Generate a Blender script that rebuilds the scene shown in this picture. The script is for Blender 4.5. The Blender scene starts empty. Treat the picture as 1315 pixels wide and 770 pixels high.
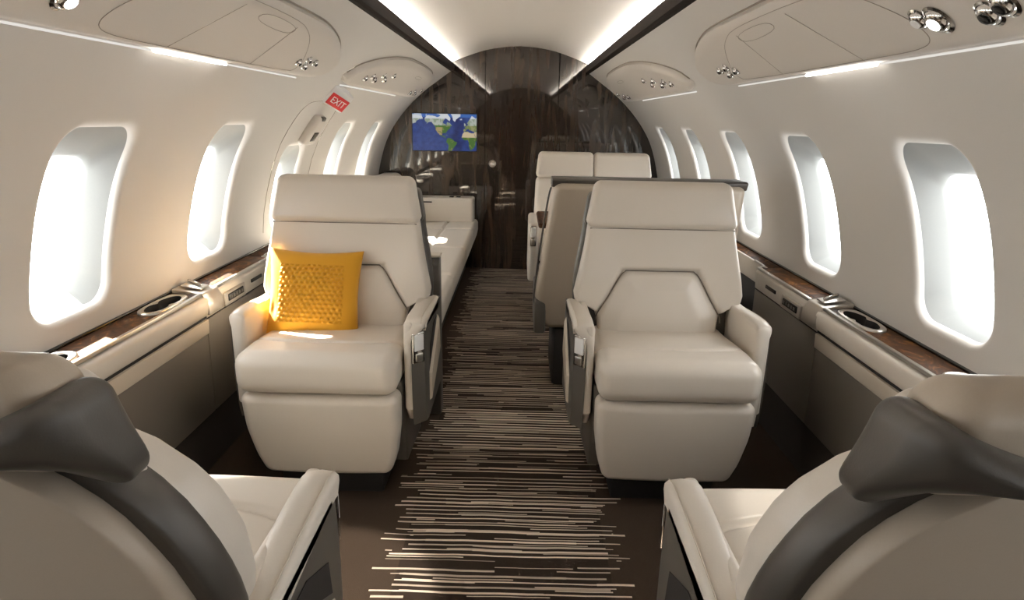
import bpy, bmesh, math, random
from mathutils import Vector, Matrix
random.seed(7)
S = bpy.context.scene
COL = S.collection
PI = math.pi

# ------------------------------------------------------------------ camera, world, sun, exposure
def make_camera():
    cx, h, pitch, yaw, roll = 0.0219, 1.22, 0.2808, -0.0094, 0.0199
    f = Vector((math.sin(yaw)*math.cos(pitch), math.cos(yaw)*math.cos(pitch), -math.sin(pitch)))
    r = Vector((math.cos(yaw), -math.sin(yaw), 0)); u = r.cross(f)
    r2 = r*math.cos(roll)+u*math.sin(roll); u2 = -r*math.sin(roll)+u*math.cos(roll)
    cd = bpy.data.cameras.new('camera'); co = bpy.data.objects.new('camera', cd); COL.objects.link(co)
    cd.sensor_fit = 'HORIZONTAL'; cd.sensor_width = 36; cd.lens = 800.0/1315*36; cd.clip_start = .02
    m = Matrix((r2, u2, -f)).transposed().to_4x4(); m.translation = (cx, 0, h); co.matrix_world = m
    S.camera = co
make_camera()

SKY = 8.0; SUN = 65.0; COVE = 125.0; STRIP = 5.0; SLIT = 0.5
w = bpy.data.worlds.new('world'); S.world = w; w.use_nodes = True
bg = w.node_tree.nodes['Background']; bg.inputs[0].default_value = (1, 1, .99, 1); bg.inputs[1].default_value = SKY
sd = bpy.data.lights.new('sun', 'SUN'); sd.energy = SUN; sd.angle = math.radians(.9); sd.color = (1, .93, .80)
so = bpy.data.objects.new('sun', sd); COL.objects.link(so); so.location = (-4, 3, 6)
so.rotation_euler = Vector((.98, -.62, -1)).to_track_quat('-Z', 'Y').to_euler()
S.view_settings.view_transform = 'Standard'; S.view_settings.look = 'None'
S.view_settings.exposure = 0.66; S.view_settings.gamma = 1; S.view_settings.use_curve_mapping = False
S.cycles.max_bounces = 10; S.cycles.diffuse_bounces = 6; S.cycles.glossy_bounces = 4
S.cycles.transparent_max_bounces = 8; S.cycles.sample_clamp_indirect = 6; S.cycles.caustics_reflective = False
S.cycles.use_denoising = True

# ------------------------------------------------------------------ materials
def srgb(r, g, b):
    f = lambda c: (c/255/12.92) if c/255 <= .04045 else ((c/255+.055)/1.055)**2.4
    return (f(r), f(g), f(b), 1)
def mat(name, col, rough=.5, metal=0, coat=0, bump=0, bscale=300, spec=.5, sheen=0):
    m = bpy.data.materials.new(name); m.use_nodes = True; nt = m.node_tree; b = nt.nodes['Principled BSDF']
    b.inputs['Base Color'].default_value = col; b.inputs['Roughness'].default_value = rough
    b.inputs['Metallic'].default_value = metal; b.inputs['Specular IOR Level'].default_value = spec
    b.inputs['Coat Weight'].default_value = coat; b.inputs['Coat Roughness'].default_value = .04
    b.inputs['Sheen Weight'].default_value = sheen
    tc = nt.nodes.new('ShaderNodeTexCoord')
    n = nt.nodes.new('ShaderNodeTexNoise'); n.inputs['Scale'].default_value = bscale; n.inputs['Detail'].default_value = 3
    nt.links.new(tc.outputs['Object'], n.inputs['Vector'])
    mx = nt.nodes.new('ShaderNodeMix'); mx.data_type = 'RGBA'; mx.blend_type = 'MULTIPLY'; mx.inputs[0].default_value = .06
    mx.inputs[6].default_value = col; nt.links.new(n.outputs['Fac'], mx.inputs[7])
    nt.links.new(mx.outputs[2], b.inputs['Base Color'])
    if bump:
        bp = nt.nodes.new('ShaderNodeBump'); bp.inputs['Strength'].default_value = bump; bp.inputs['Distance'].default_value = .001
        nt.links.new(n.outputs['Fac'], bp.inputs['Height']); nt.links.new(bp.outputs[0], b.inputs['Normal'])
    return m
def emit(name, col, s):
    m = bpy.data.materials.new(name); m.use_nodes = True; nt = m.node_tree; nt.nodes.clear()
    e = nt.nodes.new('ShaderNodeEmission'); e.inputs[0].default_value = col; e.inputs[1].default_value = s
    o = nt.nodes.new('ShaderNodeOutputMaterial'); nt.links.new(e.outputs[0], o.inputs[0]); return m
def wood(name, c1, c2, c3, scale, rough=.25, coat=1.0, swirl=1.5, coatior=1.5):
    m = bpy.data.materials.new(name); m.use_nodes = True; nt = m.node_tree; b = nt.nodes['Principled BSDF']
    tc = nt.nodes.new('ShaderNodeTexCoord'); mp = nt.nodes.new('ShaderNodeMapping'); mp.inputs['Scale'].default_value = scale
    nt.links.new(tc.outputs['Object'], mp.inputs[0])
    n = nt.nodes.new('ShaderNodeTexNoise'); n.inputs['Scale'].default_value = 1; n.inputs['Detail'].default_value = 8
    n.inputs['Roughness'].default_value = .62; n.inputs['Distortion'].default_value = swirl
    nt.links.new(mp.outputs[0], n.inputs['Vector'])
    r = nt.nodes.new('ShaderNodeValToRGB'); e = r.color_ramp.elements
    e[0].position = .32; e[0].color = c1; e[1].position = .72; e[1].color = c3
    x = e.new(.52); x.color = c2
    nt.links.new(n.outputs['Fac'], r.inputs[0]); nt.links.new(r.outputs[0], b.inputs['Base Color'])
    b.inputs['Roughness'].default_value = rough; b.inputs['Coat Weight'].default_value = coat
    b.inputs['Specular IOR Level'].default_value = .12
    b.inputs['Coat Roughness'].default_value = .03; b.inputs['Coat IOR'].default_value = coatior
    return m
M = {}
M['liner'] = mat('cabin_liner', srgb(220, 216, 210), .55, bump=.05, bscale=500)
M['vault'] = mat('ceiling_panel', srgb(222, 215, 206), .6)
M['reveal'] = mat('window_frame', srgb(156, 159, 158), .4)
M['panel'] = mat('service_panel', srgb(216, 209, 200), .5)
M['cream'] = mat('cream_leather', srgb(214, 206, 195), .34, bump=.12, bscale=420)
M['creamd'] = mat('cream_trim', srgb(205, 194, 178), .4)
M['taupe'] = mat('taupe_leather', srgb(180, 168, 152), .38, bump=.1, bscale=420)
M['charcoal'] = mat('charcoal_leather', srgb(66, 62, 57), .42, bump=.12, bscale=420)
M['grey'] = mat('grey_plastic', srgb(84, 80, 74), .45)
M['sidepanel'] = mat('sidewall_leather', srgb(108, 101, 92), .5, bump=.1, bscale=350)
M['kick'] = mat('kick_carpet', srgb(44, 36, 30), .9)
M['dark'] = mat('dark_base', srgb(34, 31, 30), .6)
M['seam'] = mat('seam_and_edge_shade', srgb(160, 151, 139), .8)
M['seam_shade'] = mat('seam_and_crease_shade', srgb(112, 103, 92), .7)
M['gap'] = mat('shadow_gap', srgb(30, 26, 24), .8)
M['chrome'] = mat('chrome', srgb(225, 224, 222), .12, metal=1)
M['satin'] = mat('satin_metal', srgb(205, 200, 192), .3, metal=1)
M['bezel'] = mat('bezel', srgb(190, 182, 172), .3, metal=.6)
M['black'] = mat('black_gloss', srgb(14, 12, 12), .2)
M['well'] = mat('cup_well', srgb(16, 13, 12), .7)
M['white'] = mat('white_button', srgb(238, 238, 236), .35)
M['yellow'] = mat('yellow_fabric', srgb(206, 148, 12), .75, bump=.3, bscale=900, sheen=.2)
M['red'] = mat('red_sign', srgb(196, 34, 36), .5)
M['beam'] = wood('dark_beam', srgb(20, 15, 12), srgb(28, 21, 16), srgb(36, 27, 21), (40, 2, 40), .8, .0)
M['ebony'] = wood('ebony_veneer', srgb(27, 20, 15), srgb(42, 32, 25), srgb(72, 57, 44), (16, 16, 1.6), .3, 1.0, 1.2, 1.75)
M['burl'] = wood('walnut_burl', srgb(30, 18, 10), srgb(66, 41, 22), srgb(128, 84, 42), (16, 9, 16), .5, .0, 3.5)
M['cove'] = emit('cove_light', (1, .96, .91, 1), COVE)
M['strip'] = emit('strip_light', (1, .96, .9, 1), STRIP)
M['slit'] = emit('slit_light', (1, .95, .88, 1), SLIT)
M['lamp'] = emit('lamp_lens', (1, .98, .95, 1), 8)

def glass():
    m = bpy.data.materials.new('window_acrylic'); m.use_nodes = True; nt = m.node_tree; nt.nodes.clear()
    t = nt.nodes.new('ShaderNodeBsdfTransparent'); t.inputs[0].default_value = (.97, .97, .97, 1)
    g = nt.nodes.new('ShaderNodeBsdfGlossy'); g.inputs['Roughness'].default_value = .03
    fr = nt.nodes.new('ShaderNodeValue'); fr.outputs[0].default_value = .04
    mx = nt.nodes.new('ShaderNodeMixShader'); o = nt.nodes.new('ShaderNodeOutputMaterial')
    nt.links.new(fr.outputs[0], mx.inputs[0]); nt.links.new(t.outputs[0], mx.inputs[1]); nt.links.new(g.outputs[0], mx.inputs[2])
    nt.links.new(mx.outputs[0], o.inputs[0]); return m
M['glass'] = glass()

def carpet():
    m = bpy.data.materials.new('striped_carpet'); m.use_nodes = True; nt = m.node_tree; b = nt.nodes['Principled BSDF']
    L = nt.links.new
    def mth(op, a, c=None, d=None):
        n = nt.nodes.new('ShaderNodeMath'); n.operation = op
        for i, v in enumerate((a, c, d)):
            if v is None: continue
            if isinstance(v, (int, float)): n.inputs[i].default_value = v
            else: L(v, n.inputs[i])
        return n.outputs[0]
    tc = nt.nodes.new('ShaderNodeTexCoord'); sp = nt.nodes.new('ShaderNodeSeparateXYZ'); L(tc.outputs['Object'], sp.inputs[0])
    x, y = sp.outputs[0], sp.outputs[1]
    wob = nt.nodes.new('ShaderNodeTexNoise'); wob.inputs['Scale'].default_value = 5; L(tc.outputs['Object'], wob.inputs['Vector'])
    yy = mth('ADD', y, mth('MULTIPLY', mth('SUBTRACT', wob.outputs['Fac'], .5), .012))
    def lines(pitch, shift, width, dens, seg):
        v = mth('ADD', mth('DIVIDE', yy, pitch), shift)
        row = mth('FLOOR', v); fr = mth('FRACT', v)
        def rnd(k, extra=None):
            wn = nt.nodes.new('ShaderNodeTexWhiteNoise'); wn.noise_dimensions = '2D'
            cb = nt.nodes.new('ShaderNodeCombineXYZ'); L(row, cb.inputs[0])
            if extra is None: cb.inputs[1].default_value = k
            else: L(mth('ADD', extra, k), cb.inputs[1])
            L(cb.outputs[0], wn.inputs['Vector']); return wn.outputs['Value']
        lo = mth('MULTIPLY_ADD', rnd(3.3), .11, -.385); hi = mth('MULTIPLY_ADD', rnd(7.7), -.11, .385)
        inside = mth('MULTIPLY', mth('GREATER_THAN', x, lo), mth('LESS_THAN', x, hi))
        sg = mth('FLOOR', mth('ADD', mth('MULTIPLY', x, seg), mth('MULTIPLY', rnd(11.1), 9)))
        on = mth('LESS_THAN', rnd(20.5, sg), dens)
        ww = mth('MULTIPLY_ADD', rnd(30.5, sg), width*.6, width*.55)
        th = mth('LESS_THAN', mth('ABSOLUTE', mth('SUBTRACT', fr, .5)), mth('MULTIPLY', ww, .5))
        return mth('MULTIPLY', mth('MULTIPLY', inside, on), mth('MULTIPLY', th, mth('MULTIPLY_ADD', rnd(41.5), .5, .5)))
    a = lines(.0215, 0, .34, .85, 2.2); c = lines(.0125, .37, .34, .42, 4.5)
    msk = mth('MAXIMUM', a, mth('MULTIPLY', c, .85))
    fn = nt.nodes.new('ShaderNodeTexNoise'); fn.inputs['Scale'].default_value = 420; L(tc.outputs['Object'], fn.inputs['Vector'])
    big = nt.nodes.new('ShaderNodeMix'); big.data_type = 'RGBA'; big.inputs[6].default_value = srgb(42, 34, 28); big.inputs[7].default_value = srgb(70, 58, 48)
    L(fn.outputs['Fac'], big.inputs[0])
    field = mth('LESS_THAN', mth('ABSOLUTE', x), .30)
    drk = nt.nodes.new('ShaderNodeMix'); drk.data_type = 'RGBA'; L(mth('MULTIPLY', field, .75), drk.inputs[0]); L(big.outputs[2], drk.inputs[6]); drk.inputs[7].default_value = srgb(42, 34, 29)
    fin = nt.nodes.new('ShaderNodeMix'); fin.data_type = 'RGBA'; L(msk, fin.inputs[0]); L(drk.outputs[2], fin.inputs[6]); fin.inputs[7].default_value = srgb(226, 208, 188)
    L(fin.outputs[2], b.inputs['Base Color']); b.inputs['Roughness'].default_value = .95; b.inputs['Specular IOR Level'].default_value = .1
    bp = nt.nodes.new('ShaderNodeBump'); bp.inputs['Strength'].default_value = .4; bp.inputs['Distance'].default_value = .003
    L(mth('ADD', fn.outputs['Fac'], msk), bp.inputs['Height']); L(bp.outputs[0], b.inputs['Normal'])
    return m
M['carpet'] = carpet()

# ------------------------------------------------------------------ helpers
def link(name, me, m, parent=None, smooth=True):
    if smooth:
        for p in me.polygons: p.use_smooth = True
    if m is not None: me.materials.append(m)
    o = bpy.data.objects.new(name, me); COL.objects.link(o)
    if parent is not None: o.parent = parent
    return o
def from_bm(name, bm, m, parent=None, smooth=True, angle=None, recalc=True):
    if recalc: bmesh.ops.recalc_face_normals(bm, faces=bm.faces)
    me = bpy.data.meshes.new(name); bm.to_mesh(me); bm.free()
    o = link(name, me, m, parent, smooth)
    if smooth and angle: me.set_sharp_from_angle(angle=math.radians(angle))
    return o
def raw(name, vs, fs, m, parent=None, smooth=True, angle=None):
    bm = bmesh.new(); bv = [bm.verts.new(v) for v in vs]
    for f in fs:
        try: bm.faces.new([bv[i] for i in f])
        except ValueError: pass
    bmesh.ops.remove_doubles(bm, verts=bm.verts, dist=1e-6)
    return from_bm(name, bm, m, parent, smooth, angle)
def thing(name, label, cat, loc=(0, 0, 0), rz=0, group=None):
    o = bpy.data.objects.new(name, None); COL.objects.link(o); o.location = loc; o.rotation_euler = (0, 0, rz)
    o['label'] = label; o['category'] = cat; o.empty_display_size = .05
    if group: o['group'] = group
    return o
def tag(o, label, cat, group=None):
    o['label'] = label; o['category'] = cat
    if group: o['group'] = group
    return o
def struct(o):
    o['kind'] = 'structure'; return o
def axis_samples(h, r, n, k):
    a = [math.tan(PI/4*i/k) for i in range(k+1)]           # 0..1
    s = [-(h-r)-r*t for t in reversed(a)] + [(-(h-r)+2*(h-r)*i/n) for i in range(1, n)] + [(h-r)+r*t for t in a]
    return s
def rbox_bm(size, r, n=(1, 1, 1), k=3, deform=None, center=(0, 0, 0), bm=None):
    """rounded box; deform(p)->p is applied in local coordinates"""
    bm = bm or bmesh.new()
    h = [d/2 for d in size]; r = min(r, min(h)*.999)
    ax = [axis_samples(h[i], r, n[i], k) for i in range(3)]
    cache = {}
    def V(i, j, l):
        key = (i, j, l)
        if key in cache: return cache[key]
        p = Vector((ax[0][i], ax[1][j], ax[2][l])); q = Vector([max(-(h[c]-r), min(h[c]-r, p[c])) for c in range(3)])
        d = p-q
        if d.length > 1e-9: p = q+d.normalized()*r
        p = p+Vector(center)
        if deform: p = Vector(deform(p))
        cache[key] = bm.verts.new(p); return cache[key]
    N = [len(a)-1 for a in ax]
    for fixed in range(3):
        u, v = [c for c in range(3) if c != fixed]
        for end in (0, N[fixed]):
            for a in range(N[u]):
                for b in range(N[v]):
                    q = []
                    for da, db in ((0, 0), (1, 0), (1, 1), (0, 1)):
                        idx = [0, 0, 0]; idx[fixed] = end; idx[u] = a+da; idx[v] = b+db; q.append(V(*idx))
                    bm.faces.new(q)
    return bm
def rbox(name, size, center, r, m, parent=None, **kw):
    return from_bm(name, rbox_bm(size, r, center=center, **kw), m, parent)
def prism_bm(poly, axis, a, b, bm=None, bevel=0, seg=2):
    """poly in the two other axes (ordered), extruded along axis from a to b"""
    bm = bm or bmesh.new()
    def P(q, t):
        if axis == 0: return (t, q[0], q[1])
        if axis == 1: return (q[0], t, q[1])
        return (q[0], q[1], t)
    A = [bm.verts.new(P(q, a)) for q in poly]; B = [bm.verts.new(P(q, b)) for q in poly]
    n = len(poly); f = [bm.faces.new(A), bm.faces.new(list(reversed(B)))]
    for i in range(n): bm.faces.new((A[i], B[i], B[(i+1) % n], A[(i+1) % n]))
    if bevel:
        bmesh.ops.recalc_face_normals(bm, faces=bm.faces)
        es = [e for e in bm.edges if e.is_manifold and e.calc_face_angle(0) > .5]
        bmesh.ops.bevel(bm, geom=es, offset=bevel, segments=seg, profile=.5, affect='EDGES', clamp_overlap=True)
    return bm
def prism(name, poly, axis, a, b, m, parent=None, bevel=0, seg=2):
    return from_bm(name, prism_bm(poly, axis, a, b, None, bevel, seg), m, parent, True, 35)
def tube_bm(pts, r, n=6, bm=None, closed=False):
    bm = bm or bmesh.new(); pts = [Vector(p) for p in pts]; rings = []
    N = len(pts)
    for i, p in enumerate(pts):
        a = pts[(i-1) % N] if closed or i > 0 else p; b = pts[(i+1) % N] if closed or i < N-1 else p
        t = (b-a).normalized(); up = Vector((0, 0, 1)) if abs(t.z) < .9 else Vector((1, 0, 0))
        u = t.cross(up).normalized(); v = u.cross(t)
        rings.append([bm.verts.new(p+r*(u*math.cos(2*PI*k/n)+v*math.sin(2*PI*k/n))) for k in range(n)])
    for i in range(N if closed else N-1):
        A, B = rings[i], rings[(i+1) % N]
        for k in range(n): bm.faces.new((A[k], A[(k+1) % n], B[(k+1) % n], B[k]))
    if not closed:
        bm.faces.new(rings[0]); bm.faces.new(list(reversed(rings[-1])))
    return bm
def tube(name, pts, r, m, parent=None, n=6, closed=False):
    return from_bm(name, tube_bm(pts, r, n, None, closed), m, parent)
def lathe_bm(prof, n=20, M4=None, bm=None):
    """prof (r,z) revolved about z, then transformed"""
    bm = bm or bmesh.new(); M4 = M4 or Matrix(); rings = []
    for r, z in prof:
        rings.append([bm.verts.new(M4 @ Vector((max(r, 1e-5)*math.cos(2*PI*k/n), max(r, 1e-5)*math.sin(2*PI*k/n), z))) for k in range(n)])
    for A, B in zip(rings, rings[1:]):
        for k in range(n): bm.faces.new((A[k], A[(k+1) % n], B[(k+1) % n], B[k]))
    bm.faces.new(list(reversed(rings[0]))); bm.faces.new(rings[-1])
    return bm
def lerp(a, b, t): return a+(b-a)*t
def interp(x, xs, ys):
    """smooth monotone-ish interpolation (Catmull-Rom)"""
    if x <= xs[0]: return ys[0]
    if x >= xs[-1]: return ys[-1]
    i = max(j for j in range(len(xs)-1) if xs[j] <= x)
    h = xs[i+1]-xs[i]; t = (x-xs[i])/h
    def sl(j):
        if j <= 0: return (ys[1]-ys[0])/(xs[1]-xs[0])
        if j >= len(xs)-1: return (ys[-1]-ys[-2])/(xs[-1]-xs[-2])
        return (ys[j+1]-ys[j-1])/(xs[j+1]-xs[j-1])
    a, b = sl(i)*h, sl(i+1)*h
    return (2*t**3-3*t*t+1)*ys[i]+(t**3-2*t*t+t)*a+(-2*t**3+3*t*t)*ys[i+1]+(t**3-t*t)*b
def lin(x, xs, ys):
    if x <= xs[0]: return ys[0]
    for i in range(len(xs)-1):
        if x <= xs[i+1]: return lerp(ys[i], ys[i+1], (x-xs[i])/(xs[i+1]-xs[i]))
    return ys[-1]
def sstep(a, b, x):
    t = max(0, min(1, (x-a)/(b-a))); return t*t*(3-2*t)
def chaikin(pts, k=3, closed=False):
    for _ in range(k):
        q = []; n = len(pts)
        for i in range(n if closed else n-1):
            a, b = pts[i], pts[(i+1) % n]
            q += [tuple(lerp(a[c], b[c], .25) for c in range(len(a))), tuple(lerp(a[c], b[c], .75) for c in range(len(a)))]
        if not closed: q = [pts[0]]+q+[pts[-1]]
        pts = q
    return pts

# ------------------------------------------------------------------ cabin shell
Y0, Y1 = -1.2, 5.2
PZ = [0.0, .30, .64, .70, .80, .96, 1.07, 1.16, 1.257, 1.345, 1.437, 1.516, 1.595]
PX = [1.12, 1.15, 1.158, 1.155, 1.142, 1.10, 1.057, 1.005, .932, .850, .746, .636, .525]
def X(z): return interp(z, PZ, PX)
def nrm(z):
    d = .004; dx = X(z+d)-X(z-d); l = math.hypot(dx, 2*d); return (-2*d/l, dx/l)     # inward normal for the +x side (nx, nz)
def on(s, y, z, off=0):
    n = nrm(z); return Vector((s*(X(z)+n[0]*off), y, z+n[1]*off))
WC = [-.68, .065, .81, 1.57, 2.305, 3.05, 3.80, 4.56]
CELL = [Y0, -1.06, -.31, .43, 1.19, 1.935, 2.68, 3.425, 4.18, Y1]
ZC0, ZC1 = .66, 1.26
HW, WZ0, WZ1, WR = .142, .708, 1.185, .065
def rrect(yc, hw, z0, z1, r, n=6, m=10):
    """rounded rectangle in 4 sides, each running corner middle to corner middle; list of 4 lists"""
    sides = []
    cs = [(yc-hw+r, z0+r, PI), (yc+hw-r, z0+r, 1.5*PI), (yc+hw-r, z1-r, 0), (yc-hw+r, z1-r, .5*PI)]
    for i in range(4):
        a, b = cs[i], cs[(i+1) % 4]; p = []
        for k in range(n+1):
            t = a[2]+PI/4+PI/4*k/n; p.append((a[0]+r*math.cos(t), a[1]+r*math.sin(t)))
        e = (b[0]+r*math.cos(b[2]), b[1]+r*math.sin(b[2])); s0 = p[-1]
        for k in range(1, m): p.append((lerp(s0[0], e[0], k/m), lerp(s0[1], e[1], k/m)))
        for k in range(n+1):
            t = b[2]+PI/4*k/n; p.append((b[0]+r*math.cos(t), b[1]+r*math.sin(t)))
        sides.append(p)
    return sides
def flat(sides):
    out = []
    for p in sides: out += p[:-1]
    return out
NS = 2*6+10+1-1+0
def cell_rect(y0, y1, z0, z1):
    c = [(y0, z0), (y1, z0), (y1, z1), (y0, z1)]; out = []
    L = len(rrect(0, 1, 0, 1, .1)[0])-1
    for i in range(4):
        a, b = c[i], c[(i+1) % 4]
        out += [(lerp(a[0], b[0], k/L), lerp(a[1], b[1], k/L)) for k in range(L)]
    return out, L
def hole_z(s, i): return (WZ0, 1.083) if (s < 0 and i == 5) else (WZ0, WZ1)
FIL = .022
def build_wall(s, name):
    bm = bmesh.new()
    def ring_faces(A, B):
        n = len(A)
        for k in range(n): bm.faces.new((A[k], A[(k+1) % n], B[(k+1) % n], B[k]))
    _, L = cell_rect(0, 1, 0, 1)
    for ci in range(len(CELL)-1):
        y0, y1 = CELL[ci], CELL[ci+1]
        zs = [0, .3, .5, ZC0]+[lerp(ZC0, ZC1, k/L) for k in range(1, L+1)]+[lerp(ZC1, 1.595, k/14) for k in range(1, 15)]
        ys = [lerp(y0, y1, k/L) for k in range(L+1)]
        has = ci >= 1
        for zi in range(len(zs)-1):
            if has and zs[zi] >= ZC0-1e-6 and zs[zi+1] <= ZC1+1e-6: continue
            for k in range(L):
                bm.faces.new([bm.verts.new((s*X(z), y, z)) for y, z in ((ys[k], zs[zi]), (ys[k+1], zs[zi]), (ys[k+1], zs[zi+1]), (ys[k], zs[zi+1]))])
        if not has: continue
        yc = WC[ci-1]; z0, z1 = hole_z(s, ci-1)
        outer, _ = cell_rect(y0, y1, ZC0, ZC1)
        inner = flat(rrect(yc, HW+FIL, z0-FIL, z1+FIL, WR+FIL))
        rings = []
        for t in (0, .12, .25, .4, .55, .7, .85, 1):
            rings.append([bm.verts.new((s*X(lerp(o[1], q[1], t)), lerp(o[0], q[0], t), lerp(o[1], q[1], t))) for o, q in zip(outer, inner)])
        for k in range(1, 6):
            a = PI/2*k/5; e = FIL*(1-math.sin(a)); dpt = FIL*(1-math.cos(a))
            o = flat(rrect(yc, HW+e, z0-e, z1+e, WR+e))
            rings.append([bm.verts.new((s*(X(q[1])+dpt), q[0], q[1])) for q in o])
        for A, B in zip(rings, rings[1:]): ring_faces(A, B)
    bmesh.ops.remove_doubles(bm, verts=bm.verts, dist=1e-5)
    return struct(from_bm(name, bm, M['liner']))
build_wall(-1, 'wall_left'); build_wall(1, 'wall_right')
PD = .085
def build_window(s, i, num):
    yc = WC[i]; z0, z1 = hole_z(s, i)
    A = flat(rrect(yc, HW, z0, z1, WR))
    Bp = flat(rrect(yc, HW-.036, z0+.042, z1-.080, WR-.018))
    pa = [Vector((s*(X(q[1])+FIL), q[0], q[1])) for q in A]
    pb = [Vector((s*(X(q[1])+PD), q[0], q[1])) for q in Bp]
    vs, fs = [], []; n = len(pa); K = 6
    for k in range(K+1): vs += [a.lerp(b, k/K) for a, b in zip(pa, pb)]
    for k in range(K):
        for j in range(n): fs.append((k*n+j, k*n+(j+1) % n, (k+1)*n+(j+1) % n, (k+1)*n+j))
    lip = [p+Vector((s*.01, 0, 0)) for p in pb]; b0 = len(vs); vs += lip
    for j in range(n): fs.append((K*n+j, K*n+(j+1) % n, b0+(j+1) % n, b0+j))
    fr = struct(raw('window_%d' % num, vs, fs, M['reveal']))
    vs, fs = [], []; cz = (z0+z1)/2-.02
    for k in range(5):
        t = 1-k/4*.97
        for q in Bp:
            y, z = yc+(q[0]-yc)*t, cz+(q[1]-cz)*t
            vs.append((s*(X(z)+PD+.004), y, z))
    for k in range(4):
        for j in range(n): fs.append((k*n+j, k*n+(j+1) % n, (k+1)*n+(j+1) % n, (k+1)*n+j))
    fs.append(tuple(4*n+j for j in range(n)))
    raw('pane', vs, fs, M['glass'], fr)
    ld = bpy.data.lights.new('window_portal', 'AREA'); ld.shape = 'RECTANGLE'; ld.size = HW*2-.03; ld.size_y = z1-z0-.1
    ld.cycles.is_portal = True
    lo = bpy.data.objects.new('window_portal', ld); COL.objects.link(lo)
    zm = (z0+z1)/2-.02; d = Vector((-s, 0, 0)); t = Vector((X(zm+.1)-X(zm-.1), 0, .2)); 
    zax = Vector((s*.2, 0, -s*s*(X(zm+.1)-X(zm-.1)))); 
    nn = nrm(zm); nv = Vector((s*nn[0], 0, nn[1]))
    lo.location = Vector((s*(X(zm)+PD+.03), yc, zm)); lo.rotation_euler = nv.to_track_quat('-Z', 'Z').to_euler()
num = 1
for s in (-1, 1):
    for i in range(len(WC)):
        build_window(s, i, num); num += 1

# floor
struct(from_bm('floor', prism_bm([(-1.2, Y0-.05), (1.2, Y0-.05), (1.2, Y1+.08), (-1.2, Y1+.08)], 2, -.03, 0), M['carpet'], None, False))
# ceiling vault with cove pockets, thick enough to stay light tight
vp = [(0, 1.773), (.13, 1.764), (.27, 1.740), (.40, 1.700), (.53, 1.652), (.595, 1.632)]
def zc(x): return interp(abs(x), [p[0] for p in vp], [p[1] for p in vp])
pr = [(-.60, 1.575), (-.60, 1.61)]+[(x, zc(x)) for x in [lerp(-.595, .595, k/60) for k in range(61)]]+[(.60, 1.61), (.60, 1.575)]
vs = []; fs = []; ysl = [lerp(Y0, Y1, k/12) for k in range(13)]
for y in ysl: vs += [(x, y, z) for x, z in pr]
n = len(pr)
for k in range(12):
    for j in range(n-1): fs.append((k*n+j, k*n+j+1, (k+1)*n+j+1, (k+1)*n+j))
struct(raw('ceiling', vs, fs, M['vault'], None, True, 40))
for k, s in enumerate((-1, 1)):
    b = prism_bm([(s*.517, 1.590), (s*.530, 1.583), (s*.602, 1.572), (s*.602, 1.580), (s*.532, 1.597), (s*.526, 1.634), (s*.512, 1.634)], 1, Y0, Y1-.001)
    struct(from_bm('trim_%d' % (k+1), b, M['beam'], None, False))
    t = thing('cove_light', ('left' if s < 0 else 'right')+' cove light strip hidden above the dark ceiling beam', 'light', (s*.57, 2, 1.60), 0, 'ceiling cove lights')
    rbox('housing', (.04, 6.1, .012), (0, .1, -.006), .003, M['white'], t)
    rbox('diffuser', (.03, 6.1, .012), (0, .1, .0065), .005, M['cove'], t)
# front end wall behind the camera
struct(from_bm('wall_front', prism_bm([(-1.2, -.03), (1.2, -.03), (1.2, 1.85), (-1.2, 1.85)], 1, Y0-.06, Y0), M['ebony'], None, False))
# bulkhead: two side panels and the door between them, split by thin gaps
def arch(x0, x1, n):
    out = []
    for k in range(n+1):
        x = lerp(x0, x1, k/n); ax = abs(x)
        out.append((x, zc(x)+.02 if ax < .58 else (max([z for z in [lerp(.7, 1.6, q/200) for q in range(201)] if X(z)+.02 >= ax] or [.7]))))
    return out
DL, DR = -.271, .309
def bulk(name, x0, x1):
    poly = [(x0, -.02), (x1, -.02)]+list(reversed(arch(x0, x1, 30)))
    b = prism_bm(poly, 1, Y1, Y1+.05, None, .0025, 1)
    return from_bm(name, b, M['ebony'], None, True, 30)
wb = struct(bulk('wall_back', -1.185, DL-.0025)); w2 = bulk('side_panel', DR+.0025, 1.185); w2.parent = wb
struct(from_bm('trim_3', prism_bm([(-1.2, -.02), (1.2, -.02), (1.2, 1.85), (-1.2, 1.85)], 1, Y1+.055, Y1+.09), M['gap'], None, False))
dr = struct(bulk('door_1', DL, DR))
kb = lathe_bm([(.030, 0), (.030, .004), (.026, .009), (.022, .007), (.018, .006), (.016, .011), (.010, .014), (.004, .015)], 28, Matrix.Translation((-.209, Y1-.0005, .876)) @ Matrix.Rotation(PI/2, 4, 'X'))
from_bm('door_latch', kb, M['satin'], dr, True, 40)
lk = lathe_bm([(.009, 0), (.009, .004), (.007, .006)], 16, Matrix.Translation((-.202, Y1-.011, .874)) @ Matrix.Rotation(PI/2, 4, 'X'))
from_bm('latch_button', lk, M['white'], dr, True, 40)

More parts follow.
